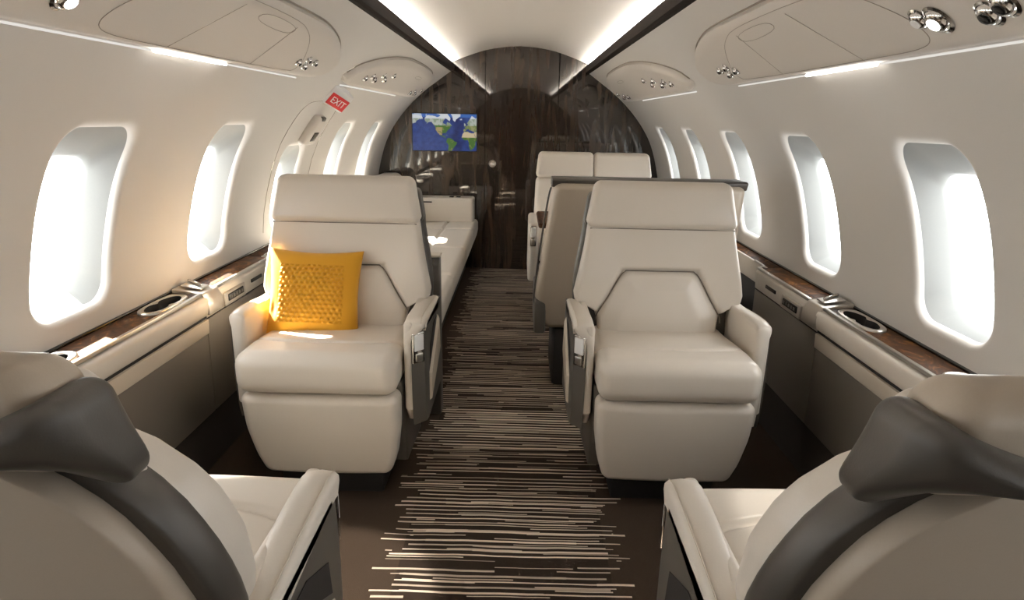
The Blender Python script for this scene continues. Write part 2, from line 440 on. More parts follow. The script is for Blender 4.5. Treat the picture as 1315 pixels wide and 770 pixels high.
# ------------------------------------------------------------------ wall map screen
tv = thing('map_screen', 'flat screen showing a blue world map on the dark wood bulkhead', 'screen', (-.597, Y1, 1.115))
rbox('bezel', (.53, .012, .30), (0, -.006, 0), .005, M['black'], tv)
land = [
 [(-168,66),(-156,71),(-130,70),(-115,68),(-95,72),(-82,68),(-94,60),(-92,57),(-82,55),(-79,51),(-77,60),(-65,58),(-56,52),(-66,49),(-61,46),(-70,43),(-75,38),(-81,31),(-80,25.5),(-84,30),(-97,28),(-97,20),(-91,19),(-87,21),(-88,16),(-83,15),(-83,9),(-77,8),(-80,7),(-86,12),(-95,16),(-105,20),(-109,26),(-113,31),(-110,24),(-115,30),(-118,34),(-124,40),(-124,48),(-133,55),(-140,60),(-150,60),(-160,56),(-158,59),(-166,61)],
 [(-73,78),(-55,70),(-52,64),(-44,60),(-40,65),(-22,70),(-20,76),(-30,82),(-60,82)],
 [(-125,73),(-110,72),(-80,66),(-65,62),(-62,67),(-75,73),(-70,82),(-120,77)],
 [(-77,8),(-72,12),(-62,10),(-51,4),(-50,0),(-35,-6),(-39,-15),(-48,-26),(-57,-36),(-65,-42),(-68,-50),(-73,-50),(-73,-37),(-70,-18),(-79,-8),(-81,-3),(-78,2)],
 [(-6,35),(10,37),(11,33),(20,31),(33,31),(37,20),(43,12),(51,11),(40,-3),(40,-15),(33,-27),(25,-34),(18,-34),(12,-18),(13,-6),(9,3),(-8,4),(-17,14),(-13,27)],
 [(-9,43),(-9,37),(-2,37),(3,42),(12,44),(16,39),(20,40),(28,37),(36,37),(44,40),(60,40),(60,70),(40,67),(25,71),(10,62),(5,58),(10,55),(2,51),(-4,48),(-1,44)],
 [(-6,50),(1,51),(-2,57),(-6,58)], [(-24,64),(-14,64),(-16,66.5),(-23,66)],
 [(-230,50),(-222,55),(-204,58),(-200,62),(-184,66),(-175,64),(-178,69),(-200,71),(-230,73)],
 [(34,30),(44,12),(56,20),(60,40),(36,37)], [(44,-25),(50,-16),(47,-14),(43,-22)], [(-85,22),(-75,20),(-78,22.5)]]
def pip(p, poly):
    c = False; j = len(poly)-1
    for i in range(len(poly)):
        a, b = poly[i], poly[j]
        if (a[1] > p[1]) != (b[1] > p[1]) and p[0] < (b[0]-a[0])*(p[1]-a[1])/(b[1]-a[1])+a[0]: c = not c
        j = i
    return c
def make_map():
    W, H = 176, 100; w_, h_ = .515, .286
    vs = [(lerp(-w_/2, w_/2, i/W), -.0125, lerp(-h_/2, h_/2, j/H)) for j in range(H+1) for i in range(W+1)]
    fs = [(j*(W+1)+i, j*(W+1)+i+1, (j+1)*(W+1)+i+1, (j+1)*(W+1)+i) for j in range(H) for i in range(W)]
    me = bpy.data.meshes.new('picture'); me.from_pydata(vs, [], fs)
    ca = me.color_attributes.new('map', 'FLOAT_COLOR', 'CORNER')
    from mathutils import noise
    cols = []
    for j in range(H):
        for i in range(W):
            lon = -218+262*(i+.5)/W; my = -41+149*(j+.5)/H
            lat = math.degrees(2*math.atan(math.exp(math.radians(my)))-PI/2)
            nz = noise.noise(Vector((lon*.06, lat*.08, 0)))+.5*noise.noise(Vector((lon*.2, lat*.25, 3)))
            if any(pip((lon, lat), q) for q in land):
                if lat > 66 or (-75 < lon < -15 and lat > 59): c = (225, 230, 235)
                elif lat > 52: c = (150, 165, 140) if nz > 0 else (190, 196, 186)
                elif lon > -20 and 14 < lat < 34: c = (214, 196, 160)
                elif -125 < lon < -98 and 22 < lat < 48: c = (178, 158, 112) if nz > -.2 else (120, 130, 70)
                elif lon > -20 and lat > 34: c = (120, 136, 76) if nz > -.1 else (160, 160, 110)
                else: c = (74, 116, 48) if nz < .25 else (128, 138, 72)
            else:
                d = abs(lon+35+8*math.sin(lat*.1)); mid = math.exp(-(d/20)**2)
                k = .5+.5*nz
                c = (lerp(24, 52, k)-14*mid, lerp(46, 84, k)-26*mid, lerp(112, 158, k)-34*mid)
                if lat > 68: c = (60, 110, 190)
                if lat > 62 and nz > .1 and lon < -160: c = (200, 214, 230)
            cols.append(srgb(*c))
    for p in me.polygons:
        for li in p.loop_indices: ca.data[li].color = cols[p.index]
    m = bpy.data.materials.new('map_picture'); m.use_nodes = True; nt = m.node_tree; b = nt.nodes['Principled BSDF']
    at = nt.nodes.new('ShaderNodeVertexColor'); at.layer_name = 'map'
    b.inputs['Base Color'].default_value = (.01, .01, .01, 1); b.inputs['Roughness'].default_value = .15
    nt.links.new(at.outputs[0], b.inputs['Emission Color']); b.inputs['Emission Strength'].default_value = .45
    link('picture', me, m, tv, False)
make_map()

# ------------------------------------------------------------------ overhead service panels
def service_panel(s, bot, top, y0, y1, h, name, label, group, stations):
    t = thing(name, label, 'service panel', (s*.75, (y0+y1)/2, 1.45), 0, group); org = Vector(t.location)
    vs, fs = [], []; K = 12; ny = stations
    for i in range(ny+1):
        a = i/ny; y = lerp(y0, y1, a); zl, zh = bot(y), top(y)
        e = min(1, math.sqrt(max(0, min((y-y0), (y1-y))/.03))) if True else 1
        for k in range(-1, K+2):
            tt = max(0, min(1, k/K)); z = lerp(zl, zh, tt)
            if k in (-1, K+1): off = -.004
            else:
                ed = min(tt, 1-tt)*(zh-zl); off = h*e*(1-.5*max(0, 1-ed/.012)**2)
            vs.append(on(s, y, z, off)-org)
    W = K+3
    for i in range(ny):
        for k in range(W-1): fs.append((i*W+k, i*W+k+1, (i+1)*W+k+1, (i+1)*W+k))
    raw('panel', vs, fs, M['panel'], t, True, 50)
    return t, org
def nozzle(parent, org, s, y, z, h, r, kind='air_nozzle', lit=False):
    n = nrm(z); nv = Vector((s*n[0], 0, n[1])); q = nv.to_track_quat('Z', 'Y').to_matrix().to_4x4()
    m4 = Matrix.Translation(on(s, y, z, h-.002)-org) @ q
    o = from_bm(kind, lathe_bm([(r*1.25, 0), (r*1.25, .004), (r*1.02, .006), (r*.98, .002), (r*.95, .007), (r*.75, .012), (r*.5, .014)], 18, m4), M['chrome'], parent, True, 40)
    from_bm('lens' if kind == 'reading_lamp' else 'nozzle_tip', lathe_bm([(r*.5, .0138), (r*.5, .015), (r*.42, .016)], 14, m4), M['lamp'] if lit else (M['white'] if kind == 'reading_lamp' else M['black']), o, True, 40)
def surf_line(name, pts, s, h, org, parent, r=.0014, m=None, closed=False):
    return tube(name, [on(s, y, z, h)-org for y, z in pts], r, m or M['seam'], parent, 5, closed)
HP = .030
for s, side in ((-1, 'left'), (1, 'right')):
    bot = lambda y: interp(y, [-.9, 2.45, 2.60, 2.66, 2.69], [1.374, 1.374, 1.388, 1.408, 1.437])
    top = lambda y: interp(y, [-.9, 2.05, 2.25, 2.45, 2.58, 2.66, 2.69], [1.520, 1.520, 1.516, 1.498, 1.475, 1.453, 1.440])
    t, org = service_panel(s, bot, top, -.9, 2.69, HP, 'overhead_service_panel', 'long cream overhead service panel on the %s, nearest the front, with a mask door' % side, 'overhead service panels', 150)
    # raised grey line that puts the upper edge's shadow into colour
    surf_line('edge_shade_line', [(y, top(y)+.004) for y in [lerp(-.8, 2.685, k/70) for k in range(71)]], s, .003, org, t, .0028, M['seam'])
    door = chaikin([(1.40, 1.510), (1.95, 1.512), (2.10, 1.495), (2.20, 1.470), (2.29, 1.430), (2.30, 1.400), (2.25, 1.388), (1.40, 1.386), (1.28, 1.388), (1.24, 1.400), (1.245, 1.425), (1.27, 1.450), (1.33, 1.490)], 2, True)
    surf_line('mask_door', door, s, HP+.0003, org, t, .0009, M['seam'], True)
    surf_line('panel_seam', [(1.50, 1.385), (1.62, 1.50)], s, HP+.0005, org, t, .0006, M['seam'])
    surf_line('panel_seam', [(1.95, 1.387), (1.985, 1.496)], s, HP+.0005, org, t, .0006, M['seam'])
    pl = chaikin([(1.74, 1.502), (1.72, 1.480), (1.98, 1.474), (2.0, 1.497)], 2, True)
    surf_line('placard', pl, s, HP+.0005, org, t, .0007, M['seam'], True)
    for yy, zz in ((2.26, 1.420), (2.32, 1.434), (2.34, 1.413), (2.40, 1.430)): nozzle(t, org, s, yy, zz, HP, .0135)
    if s > 0:
        nozzle(t, org, s, 1.185, 1.425, HP, .026, 'reading_lamp', True); nozzle(t, org, s, 1.225, 1.432, HP, .020, 'reading_lamp')
        nozzle(t, org, s, 1.07, 1.418, HP, .022); nozzle(t, org, s, 1.03, 1.425, HP, .022)
    else:
        nozzle(t, org, s, 1.125, 1.425, HP, .024, 'reading_lamp', True)
    # light slit under the panel: a pale lens, its middle lit
    def slot(name, a, b, m, r=.006):
        return tube(name, [on(s, y, 1.3665, .014)-org for y in [lerp(a, b, k/12) for k in range(13)]], r, m, t, 8)
    slot('light_lens', -.85, 1.49, M['slit'], .0025); slot('lit_lens', 1.505, 1.865, M['strip'], .004); slot('light_lens', 1.88, 2.43, M['slit'], .0025)
    # far panel
    bot = lambda y: interp(y, [2.96, 3.0, 3.1, 4.7, 4.9, 4.97], [1.400, 1.386, 1.378, 1.378, 1.395, 1.43])
    top = lambda y: interp(y, [2.96, 3.0, 3.1, 3.25, 3.45, 3.75, 4.5, 4.75, 4.9, 4.97], [1.402, 1.438, 1.472, 1.500, 1.522, 1.538, 1.535, 1.515, 1.478, 1.435])
    t, org = service_panel(s, bot, top, 2.96, 4.97, HP, 'overhead_service_panel', 'short rounded overhead service panel on the %s, beside the dark bulkhead, with chrome nozzles' % side, 'overhead service panels', 110)
    surf_line('edge_shade_line', [(y, top(y)+.004) for y in [lerp(2.97, 4.96, k/60) for k in range(61)]], s, .003, org, t, .003, M['seam'])  # far panel's edge shadow, drawn as a grey line
    for yy, zz in ((3.18, 1.425), (3.27, 1.440), (3.36, 1.428), (3.44, 1.455), (3.54, 1.440), (3.62, 1.467), (4.52, 1.412), (4.62, 1.424), (4.70, 1.414), (4.80, 1.440)): nozzle(t, org, s, yy, zz, HP, .016)
    for pts in ([(4.3, 1.50), (4.34, 1.485)],): surf_line('placard', chaikin([(4.15, 1.50), (4.15, 1.487), (4.35, 1.487), (4.35, 1.50)], 1, True), s, HP+.0005, org, t, .0008, M['seam'], True)
    tube('light_lens', [on(s, y, 1.3705, .014)-org for y in [lerp(3.0, 4.3, k/12) for k in range(13)]], .003, M['strip'] if s > 99 else M['slit'], t, 8)

for nm, src, tgt, e in (('left', (-.71, 1.125, 1.37), (-.50, 1.33, 0), 110), ('right', (.73, 1.185, 1.37), (.62, 1.0, .5), 12)):  # left beam is added to stand in for a sun patch on the floor
    ld = bpy.data.lights.new('reading_and_sun_patch_beam', 'SPOT'); ld.energy = e; ld.spot_size = math.radians(26); ld.spot_blend = .25; ld.shadow_soft_size = .02; ld.color = (1, .93, .82)
    lo = bpy.data.objects.new('reading_and_sun_patch_beam', ld); COL.objects.link(lo); lo.location = src
    lo.rotation_euler = (Vector(tgt)-Vector(src)).to_track_quat('-Z', 'Y').to_euler()
# ------------------------------------------------------------------ exit sign and hatch on the left wall
def wall_frame(s, y, z, off=0):
    n = nrm(z); nv = Vector((s*n[0], 0, n[1])); up = Vector((s*n[1], 0, -n[0])) if s < 0 else Vector((-n[1]*s, 0, -n[0]*-1))
    up = Vector((0, 0, 1)) - nv*nv.z; up.normalize(); xr = up.cross(nv)
    m = Matrix((xr, up, nv)).transposed().to_4x4(); m.translation = on(s, y, z, off); return m
def placed(name, label, cat, m4):
    t = thing(name, label, cat); t.matrix_world = m4; return t
sg = placed('exit_sign', 'small white sign box with red exit lettering panel high on the left wall', 'sign', wall_frame(-1, 3.10, 1.322) @ Matrix.Rotation(math.radians(-30), 4, 'Y'))
rbox('housing', (.145, .105, .075), (0, 0, .012), .014, M['white'], sg, n=(4, 2, 2))
fp = rbox('sign_face', (.122, .062, .004), (0, -.010, .0505), .0015, M['red'], sg)
def text_mesh(txt, size, name, m, parent, loc, rot=(0, 0, 0), ext=.0008):
    c = bpy.data.curves.new(name, 'FONT'); c.body = txt; c.size = size; c.align_x = 'CENTER'; c.align_y = 'CENTER'; c.extrude = ext
    o = bpy.data.objects.new(name, c); COL.objects.link(o); dg = bpy.context.evaluated_depsgraph_get()
    me = bpy.data.meshes.new_from_object(o.evaluated_get(dg)); bpy.data.objects.remove(o)
    q = link(name, me, m, parent, False); q.location = loc; q.rotation_euler = rot; return q
text_mesh('EXIT', .047, 'lettering', M['white'], sg, (0, -.011, .0535))
st = thing('exit_hatch', 'white emergency exit hatch in the left wall with a handle cover, below the red sign', 'hatch', (-1.0, 3.05, 1.0))
ho = [(y, z) for y, z in chaikin([(2.82, .70), (2.82, 1.18), (2.84, 1.27), (2.95, 1.29), (3.25, 1.29), (3.34, 1.27), (3.36, 1.18), (3.36, .70)], 2)]
surf_line('hatch_seam', ho, -1, .0006, Vector((-1.0, 3.05, 1.0)), st, .0014, M['seam'])
hm = Matrix.Translation((1.0, -3.05, -1.0)) @ wall_frame(-1, 3.11, 1.165)
def hbox(nm, sz, c, r, m, par, **kw):
    bm = rbox_bm(sz, r, center=c, **kw); bm.transform(hm); return from_bm(nm, bm, m, par)
ht = hbox('hatch_handle', (.16, .16, .045), (0, 0, .015), .02, M['panel'], st, n=(4, 4, 1), deform=lambda p: (p.x*(1-.25*(p.y+.08)/.16), p.y, p.z))
hbox('grip_window', (.062, .05, .006), (.005, -.025, .038), .003, M['black'], ht)
hbox('latch', (.05, .022, .018), (.005, .072, .03), .006, M['grey'], ht)

# ------------------------------------------------------------------ side ledges
XE = 1.052
def ledge(s, side):
    t = thing('side_ledge', 'long %s side ledge with walnut top and cream bolster under the windows' % side, 'ledge', (s*1.1, 1.6, 0), 0, 'window side ledges')
    O = Vector(t.location)
    def P(x, z): return (s*x-O.x, z)
    def ext(name, poly, a, b, m, bevel=.003): return prism(name, [P(*q) for q in poly], 1, a-O.y, b-O.y, m, t, bevel)
    ym0, ym1 = 2.015, 2.125                                         # the metal module
    def cup_outline(y0, y1, x0, x1):
        yc, xc = (y0+y1)/2, (x0+x1)/2; a, b = (y1-y0)/2, (x1-x0)/2
        return yc, xc, a, b, chaikin([(-a, -b*.35), (-a, b*.55), (-a*.6, b), (a*.75, b), (a, b*.6), (a, -b*.55), (a*.6, -b), (-a*.7, -b)], 3, True)
    cups = ((1.765, 1.985, XE+.008, 1.138), (1.20, 1.455, XE+.006, 1.140))
    bm = bmesh.new(); es = []
    zt = lambda x: .632+(x-XE-.004)*.04
    loops = [[(XE+.004, Y0), (1.152, Y0), (1.152, ym0), (XE+.004, ym0)]]
    for c in cups:
        yc, xc, a, b, o = cup_outline(*c); loops.append([(xc+q[1]*.96, yc+q[0]*.98) for q in o])
    for lp in loops:
        vv = [bm.verts.new((s*x-O.x, y-O.y, zt(x))) for x, y in lp]; es += [bm.edges.new((vv[k], vv[(k+1) % len(vv)])) for k in range(len(vv))]
    bmesh.ops.triangle_fill(bm, use_beauty=True, use_dissolve=False, edges=es)
    g = bmesh.ops.extrude_face_region(bm, geom=bm.faces[:])
    for v in [q for q in g['geom'] if isinstance(q, bmesh.types.BMVert)]: v.co.z -= .03
    from_bm('wood_top', bm, M['burl'], t, False)
    ext('wood_top', [(XE+.004, .60), (XE+.004, .632), (1.152, .636), (1.152, .60)], ym1, 2.62, M['burl'], .002)
    ext('wall_gasket', [(1.147, .634), (1.147, .642), (1.165, .642), (1.165, .634)], Y0, 5.19, M['black'], .002)
    ext('edge_strip', [(XE-.006, .626), (XE-.006, .637), (XE+.006, .638), (XE+.006, .626)], Y0, ym0, M['satin'], .002)
    ext('edge_strip', [(XE-.006, .626), (XE-.006, .637), (XE+.006, .638), (XE+.006, .626)], ym1, 2.62, M['satin'], .002)
    bolst = chaikin([(1.10, .625), (1.045, .626), (1.030, .612), (1.030, .575), (1.040, .552), (1.10, .552)], 2)
    ext('bolster', bolst, Y0, ym0+.01, M['cream'], 0)
    ext('bolster', [(1.10, .625), (1.047, .626), (1.040, .618), (1.046, .545), (1.10, .545)], ym0+.013, 2.62, M['cream'], .003)
    ext('shadow_line', [(1.047, .541), (1.047, .556), (1.10, .556), (1.10, .541)], Y0, 2.62, M['gap'], 0)
    ext('lower_strip', [(1.041, .492), (1.038, .544), (1.10, .544), (1.10, .492)], Y0, ym0+.01, M['creamd'], .003)
    ext('side_panel', [(1.052, .20), (1.046, .49), (1.10, .49), (1.10, .20)], Y0, ym0+.01, M['sidepanel'], .004)
    ext('side_panel', [(1.052, .20), (1.046, .540), (1.10, .540), (1.10, .20)], ym0+.013, 2.62, M['sidepanel'], .004)
    ext('kick_panel', [(1.066, 0), (1.066, .20), (1.12, .20), (1.12, 0)], Y0, 5.19, M['kick'], 0)
    # narrower run behind the second row
    ext('wood_top', [(1.09, .60), (1.09, .632), (1.152, .636), (1.152, .60)], 2.625, 5.19, M['burl'], .002)
    ext('bolster', [(1.088, .54), (1.080, .60), (1.082, .634), (1.094, .634), (1.094, .54)], 2.625, 5.19, M['cream'], .003)
    ext('side_panel', [(1.092, .20), (1.088, .54), (1.12, .54), (1.12, .20)], 2.625, 5.19, M['dark'], .003)
    corner = [(1.046, 2.50), (1.046, 2.58), (1.056, 2.612), (1.075, 2.622), (1.083, 2.64), (1.084, 2.75)]
    tube('edge_strip', [(s*x-O.x, y-O.y, .636) for x, y in chaikin(corner, 2)], .005, M['satin'], t)
    # metal module with a raised flap
    md = ext('table_latch', [(1.026, .56), (1.028, .60), (1.046, .634), (1.150, .650), (1.150, .60), (1.10, .56)], ym0, ym1, M['bezel'], .004)
    q = prism('flap', [P(1.062, .6405), P(1.132, .6515), P(1.132, .657), P(1.062, .646)], 1, ym0+.025-O.y, ym1-.025-O.y, M['satin'], md, .002)
    tube('catch', [(s*1.070-O.x, ym0+.05-O.y, .653), (s*1.130-O.x, ym0+.078-O.y, .662)], .005, M['chrome'], md)
    # cup holders: metal rim around a double well
    def cup(y0, y1, x0, x1):
        yc, xc, a, b, out = cup_outline(y0, y1, x0, x1)
        inn = [(p[0]*.90, p[1]*.84) for p in out]
        vs, fs = [], []; n = len(out)
        rings = [(out, .632), (out, .6385), ([(lerp(o[0], i[0], .5), lerp(o[1], i[1], .5)) for o, i in zip(out, inn)], .641), (inn, .6385), ([(p[0]*.98, p[1]*.98) for p in inn], .634)]
        for rg, z in rings: vs += [(s*(xc+p[1])-O.x, yc+p[0]-O.y, z+(xc+p[1]-XE)*.04) for p in rg]
        for k in range(len(rings)-1):
            for j in range(n): fs.append((k*n+j, k*n+(j+1) % n, (k+1)*n+(j+1) % n, (k+1)*n+j))
        c = raw('cup_holder', vs, fs, M['satin'], t)
        # the dark double well: two overlapping rounds with waist tabs
        well = []
        for k in range(64):
            th = 2*PI*k/64; cx_ = a*.84*math.cos(th); wy = b*.80*math.sin(th)
            wst = 1-.42*math.exp(-(cx_/(a*.16))**2); well.append((cx_, wy*wst))
        vs = [(s*(xc+p[1])-O.x, yc+p[0]-O.y, .6385+(xc+p[1]-XE)*.04) for p in well]+[(s*(xc+p[1]*.9)-O.x, yc+p[0]*.9-O.y, .565) for p in well]
        fs = [(j, (j+1) % 64, 64+(j+1) % 64, 64+j) for j in range(64)]+[tuple(64+j for j in range(64))]
        raw('well', vs, fs, M['well'], c)
        plate = [(s*(xc+p[1])-O.x, yc+p[0]-O.y, .6375+(xc+p[1]-XE)*.04) for p in [(q[0]*1.0, q[1]*1.0) for q in inn]]
        # flat collar between rim and well
        vs = plate+[(s*(xc+p[1])-O.x, yc+p[0]-O.y, .6385+(xc+p[1]-XE)*.04) for p in well]
        bm = bmesh.new(); A = [bm.verts.new(v) for v in vs[:n]]; B = [bm.verts.new(v) for v in vs[n:]]
        ea = [bm.edges.new((A[j], A[(j+1) % n])) for j in range(n)]; eb = [bm.edges.new((B[j], B[(j+1) % 64])) for j in range(64)]
        bmesh.ops.bridge_loops(bm, edges=ea+eb); from_bm('collar', bm, M['bezel'], c)
    for c in cups: cup(*c)
    # control strip and slot on the inner face
    z0 = .592
    cp = rbox('control_strip', (.012, .17, .052), (s*1.040-O.x, 2.235-O.y, .575), .005, M['bezel'], t)
    rbox('button_bar', (.008, .125, .026), (s*1.0345-O.x, 2.235-O.y, .578), .003, M['black'], cp)
    for k in range(5): rbox('button', (.004, .014, .012), (s*1.0305-O.x, 2.19+.0225*k-O.y, .578), .0015, M['grey'], cp)
    rbox('pull_slot', (.006, .10, .014), (s*1.0405-O.x, 2.44-O.y, .585), .002, M['black'], t)
    return t
ledge(-1, 'left'); ledge(1, 'right')

# ------------------------------------------------------------------ the club seats
def back_y(z): return .395+(z-.47)*.18
def groove(d, wd, dp): return -dp*math.exp(-(d/wd)**2)
def trap_dist(x, z):
    """signed distance-like value to the lumbar seam (inside > 0), x lateral, z height"""
    zt = .722; hx = lin(z, [.50, .565, .615, zt], [.222, .219, .186, .128])
    dx = (hx-abs(x))*.80; dz = zt-z
    if dx > 0 and dz > 0:
        r = .03
        if dx < r and dz < r: return r-math.hypot(r-dx, r-dz)
    return min(dx, dz)
def seat_parts(t, a, near=False):
    """a: +1 when the aisle lies at local +x"""
    # leg rest
    def d1(p):
        f = (.396-p.z)/.302; sc = lin(f, [0, .4, .75, 1], [1.0, .985, .92, .83])
        bul = .012*(1-(p.x/.25)**2)*(1 if p.y < .03 else 0)
        return (p.x*sc, p.y+.02+.055*max(0, f)**1.6-bul*.8, p.z)
    rbox('leg_rest', (.490, .10, .302), (0, .05, .245), .028, M['cream'], t, n=(14, 2, 12), k=4, deform=d1)
    # cushion with a raised front roll
    def d2(p):
        z = p.z; top = sstep(.45, .52, p.z)
        ys = .118+.05*(abs(p.x)/.25)**3
        z += top*groove(p.y-ys, .007, .013)
        z += top*(-.022*sstep(.10, .42, p.y)+.006*(1-(p.x/.25)**2))
        front = 1-sstep(0, .05, p.y)
        y = p.y-.008*front*(1-((p.z-.474)/.061)**2)
        return (p.x, y, z)
    rbox('seat_cushion', (.492, .46, .134), (0, .23, .468), .042, M['cream'], t, n=(24, 110, 6), k=5, deform=d2)
    # backrest: wide shoulders resting over the arms, lumbar panel drawn by a seam
    def wid(z):
        if near: return lin(z, [.46, .54, .575, .592, .602, .615, .64, .70, .76, .80, .84, .862, .878], [.205, .212, .222, .250, .278, .286, .289, .279, .258, .236, .202, .166, .130])
        return lin(z, [.46, .54, .575, .592, .602, .615, .64, .73, .80, .89], [.205, .212, .222, .250, .280, .294, .298, .279, .266, .254])
    def d3(p):
        z = .46+(p.z+.5)*(.418 if near else .43)                # p.z in -.5..+.5
        x = p.x*2*wid(z)
        y = back_y(z)+p.y
        if p.y < 0:
            d = trap_dist(x, z)
            off = groove(d, .008, .016)+(.017*sstep(0, .07, d) if d > 0 else 0)
            off += .020*sstep(.12, .27, abs(x))*sstep(.60, .72, z)*(1-sstep(.76, .88, z)*.6)
            off += .007*(1-(x/.27)**2)
            y -= off
        return (x, y, z)
    rbox('backrest', (1, .062, 1), (0, .031, 0), .030, M['cream'], t, n=(96, 1, 100), k=5, deform=lambda p: d3(Vector((p.x, p.y-.031, p.z))))
    def surf_y(x, z):
        dd = trap_dist(x, z); off = .020*sstep(.12, .27, abs(x))*sstep(.60, .72, z)*(1-sstep(.76, .88, z)*.6)+.007*(1-(x/.27)**2)
        return back_y(z)-.031-off+(.016 if dd < .02 else 0)
    half = [(.219, .545), (.219, .565), (.186, .615), (.138, .706), (.118, .722)]
    tr = chaikin(half, 2)+[(x, .722) for x in (.06, 0, -.06)]+[(-x, z) for x, z in reversed(chaikin(half, 2))]
    tube('lumbar_seam', [(x, surf_y(x, z)-.006, z) for x, z in tr], .0020, M['seam_shade'], t, 6)
    if not near: tube('headrest_shade_line', [(x, back_y(.868)-.030-.007*(1-(x/.27)**2)-.008*sstep(.12, .27, abs(x)), .866-(.03 if near else 0)) for x in [lerp(-.25, .25, k/16) for k in range(17)]], .0022, M['seam_shade'], t, 6)  # dark line painting the shade in the crease under the headrest
    # headrest pillow and its dark back
    def d4(p):
        f = (p.z-.864)/.16; sc = lin(f, [0, .15, 1], [1.0, 1.0, .90])
        fr = .016*(1-(p.x/.26)**2)*(1-(2*f-1)**2) if p.y < 0 else 0
        if near: return (p.x*sc*.84, p.y*.55+back_y(p.z)+.012-fr*.6, p.z-.055)
        return (p.x*sc, p.y+back_y(p.z)-.042-fr, p.z)
    rbox('headrest', (.522, .085, .158), (0, .0325, .945), .026, M['cream'], t, n=(20, 2, 8), k=5, deform=lambda p: d4(Vector((p.x, p.y, p.z))))
    hy, hx = (.058, .955) if near else (0, 1)
    def d5(p):
        f = (p.z-.855)/.135; sc = lin(f, [0, .25, 1], [.985, 1.0, .935])*hx; q = 1-min(1, abs(p.x)/.262)**2.2
        z = p.z-sstep(.4, 1, f)*.062*q+(1-sstep(0, .6, f))*.044*q
        th = (lerp(.50, 1.05, sstep(0, .65, f)) if near else .9)*(1-.22*min(1, abs(p.x)/.267)**4)
        return (p.x*sc, p.y*th+back_y(p.z)-.004+hy, z)
    hb = rbox('headrest_back', (.534, .112, .135), (0, .056, .9225), .030, M['charcoal'], t, n=(30, 2, 8), k=6, deform=d5)
    hb['label'] = 'charcoal leather back of the headrest'
    def d9(p):
        f = (p.z-.90)/.115; return (p.x*lin(f, [0, 1], [1, .95])*hx, p.y+back_y(p.z)+(hy-.01 if near else .008), p.z-.010)
    hc = rbox('headrest_top', (.468, .088 if near else .08, .115), (0, .041, .9575), .034, M['taupe'], t, n=(12, 2, 4), k=5, deform=d9)
    hc['label'] = 'taupe leather over the top of the headrest'
    # shell behind the backrest
    def ws(z):
        if near: return lin(z, [.12, .30, .48, .56, .62, .68, .74, .80, .84, .87, .892, .905], [.20, .226, .258, .290, .302, .297, .280, .252, .222, .188, .150, .10])
        return lin(z, [.12, .30, .48, .56, .62, .70, .86], [.20, .226, .258, .290, .300, .296, .268])
    def d6(p):
        z = .12+(p.z+.5)*.785; x = p.x*2*ws(z)
        y0 = back_y(z) if z > .45 else back_y(.45)-(.45-z)*.25
        return (x, y0+.018+p.y, z)
    sh = rbox('back_shell', (1, .060, 1), (0, .030, 0), .029, M['charcoal'], t, n=(16, 2, 24), k=5, deform=d6)
    def d7(p):
        z = .12+(p.z+.5)*.780
        x = p.x*2*(ws(z)-.030) if near else p.x*2*(ws(z)-.028)*(1 if z < .76 else max(.05, 1-((z-.76)/.1425)**3.0)**.5)
        y0 = back_y(z) if z > .45 else back_y(.45)-(.45-z)*.25
        return (x, y0+.066+p.y+.010*(1-(x/.3)**2), z)
    sp = rbox('shell_panel', (1, .05, 1), (0, .0, 0), .024, M['taupe'], t, n=(20, 2, 30), k=4, deform=lambda p: d7(Vector((p.x, p.y+.012, p.z))))
    sp['label'] = 'taupe leather panel set in the seat back'
    # base
    prism('pedestal', [(.12, 0), (.46, 0), (.50, .36), (.10, .36)], 0, -.17, .17, M['dark'], t, .01)
    prism('side_skirt', [(.16, .10), (.44, .08), (.50, .42), (.10, .42)], 0, -.248, .248, M['grey'], t, .01)
    # arms
    for sgn in (a, -a):
        aisle = sgn == a
        y0 = .10 if aisle else .128
        path = chaikin([(.47, .600), (.36, .610), (y0+.10, .622), (y0+.035, .622), (y0+.004, .602), (y0-.002, .52), (y0+.004, .40), (y0+.014, .31), (y0+.05, .265)] if aisle else [(.47, .600), (.36, .610), (y0+.10, .622), (y0+.02, .622), (y0, .606), (y0-.002, .52), (y0-.002, .40), (y0, .31), (y0+.01, .27)], 3)
        N = len(path); vs, fs = [], []; xin = .254
        for i, (y, z) in enumerate(path):
            yb, zb = path[min(i+1, N-1)]; ya, za = path[max(i-1, 0)]
            ty, tz = yb-ya, zb-za; l = math.hypot(ty, tz); ny, nz = (tz/l, -ty/l) if i else (0, 1)
            drop = sstep(.61, .54, z)
            wd = lerp(.064 if aisle else .050, .024 if aisle else .036, drop) if y < .3 else (.064 if aisle else .050)
            th = .042*(.6 if i in (0, N-1) else 1)
            for u, v in ((0, 0), (0, .62), (.05, .86), (.16, .98), (.5, 1.05), (.84, .98), (.95, .86), (1, .62), (1, 0)):
                vs.append((sgn*(xin+u*wd), y-ny*(v-1)*th*(1), z-nz*(1-v)*th) if False else (sgn*(xin+u*wd), y+ny*(1-v)*th*-1, z-nz*(1-v)*th))
        K = 9
        for i in range(N-1):
            for k in range(K): fs.append((i*K+k, i*K+(k+1) % K, (i+1)*K+(k+1) % K, (i+1)*K+k))
        fs += [tuple(range(K)), tuple((N-1)*K+k for k in range(K))]
        arm = raw('armrest', vs, fs, M['cream'], t, True, 55)
        cw = .030 if aisle else .046
        rbox('arm_cheek', (cw, .36, .30), (sgn*(xin-.001+cw/2), y0+.184, .462), .012, M['cream'], arm, n=(1, 4, 2))
        tube('stitching', [(sgn*(xin+(.054 if aisle else .041)), y, z+.0002) for y, z in path if y > y0+.012 and z > .595], .0011, M['creamd'], arm, 4)
        e = .064 if aisle else .052
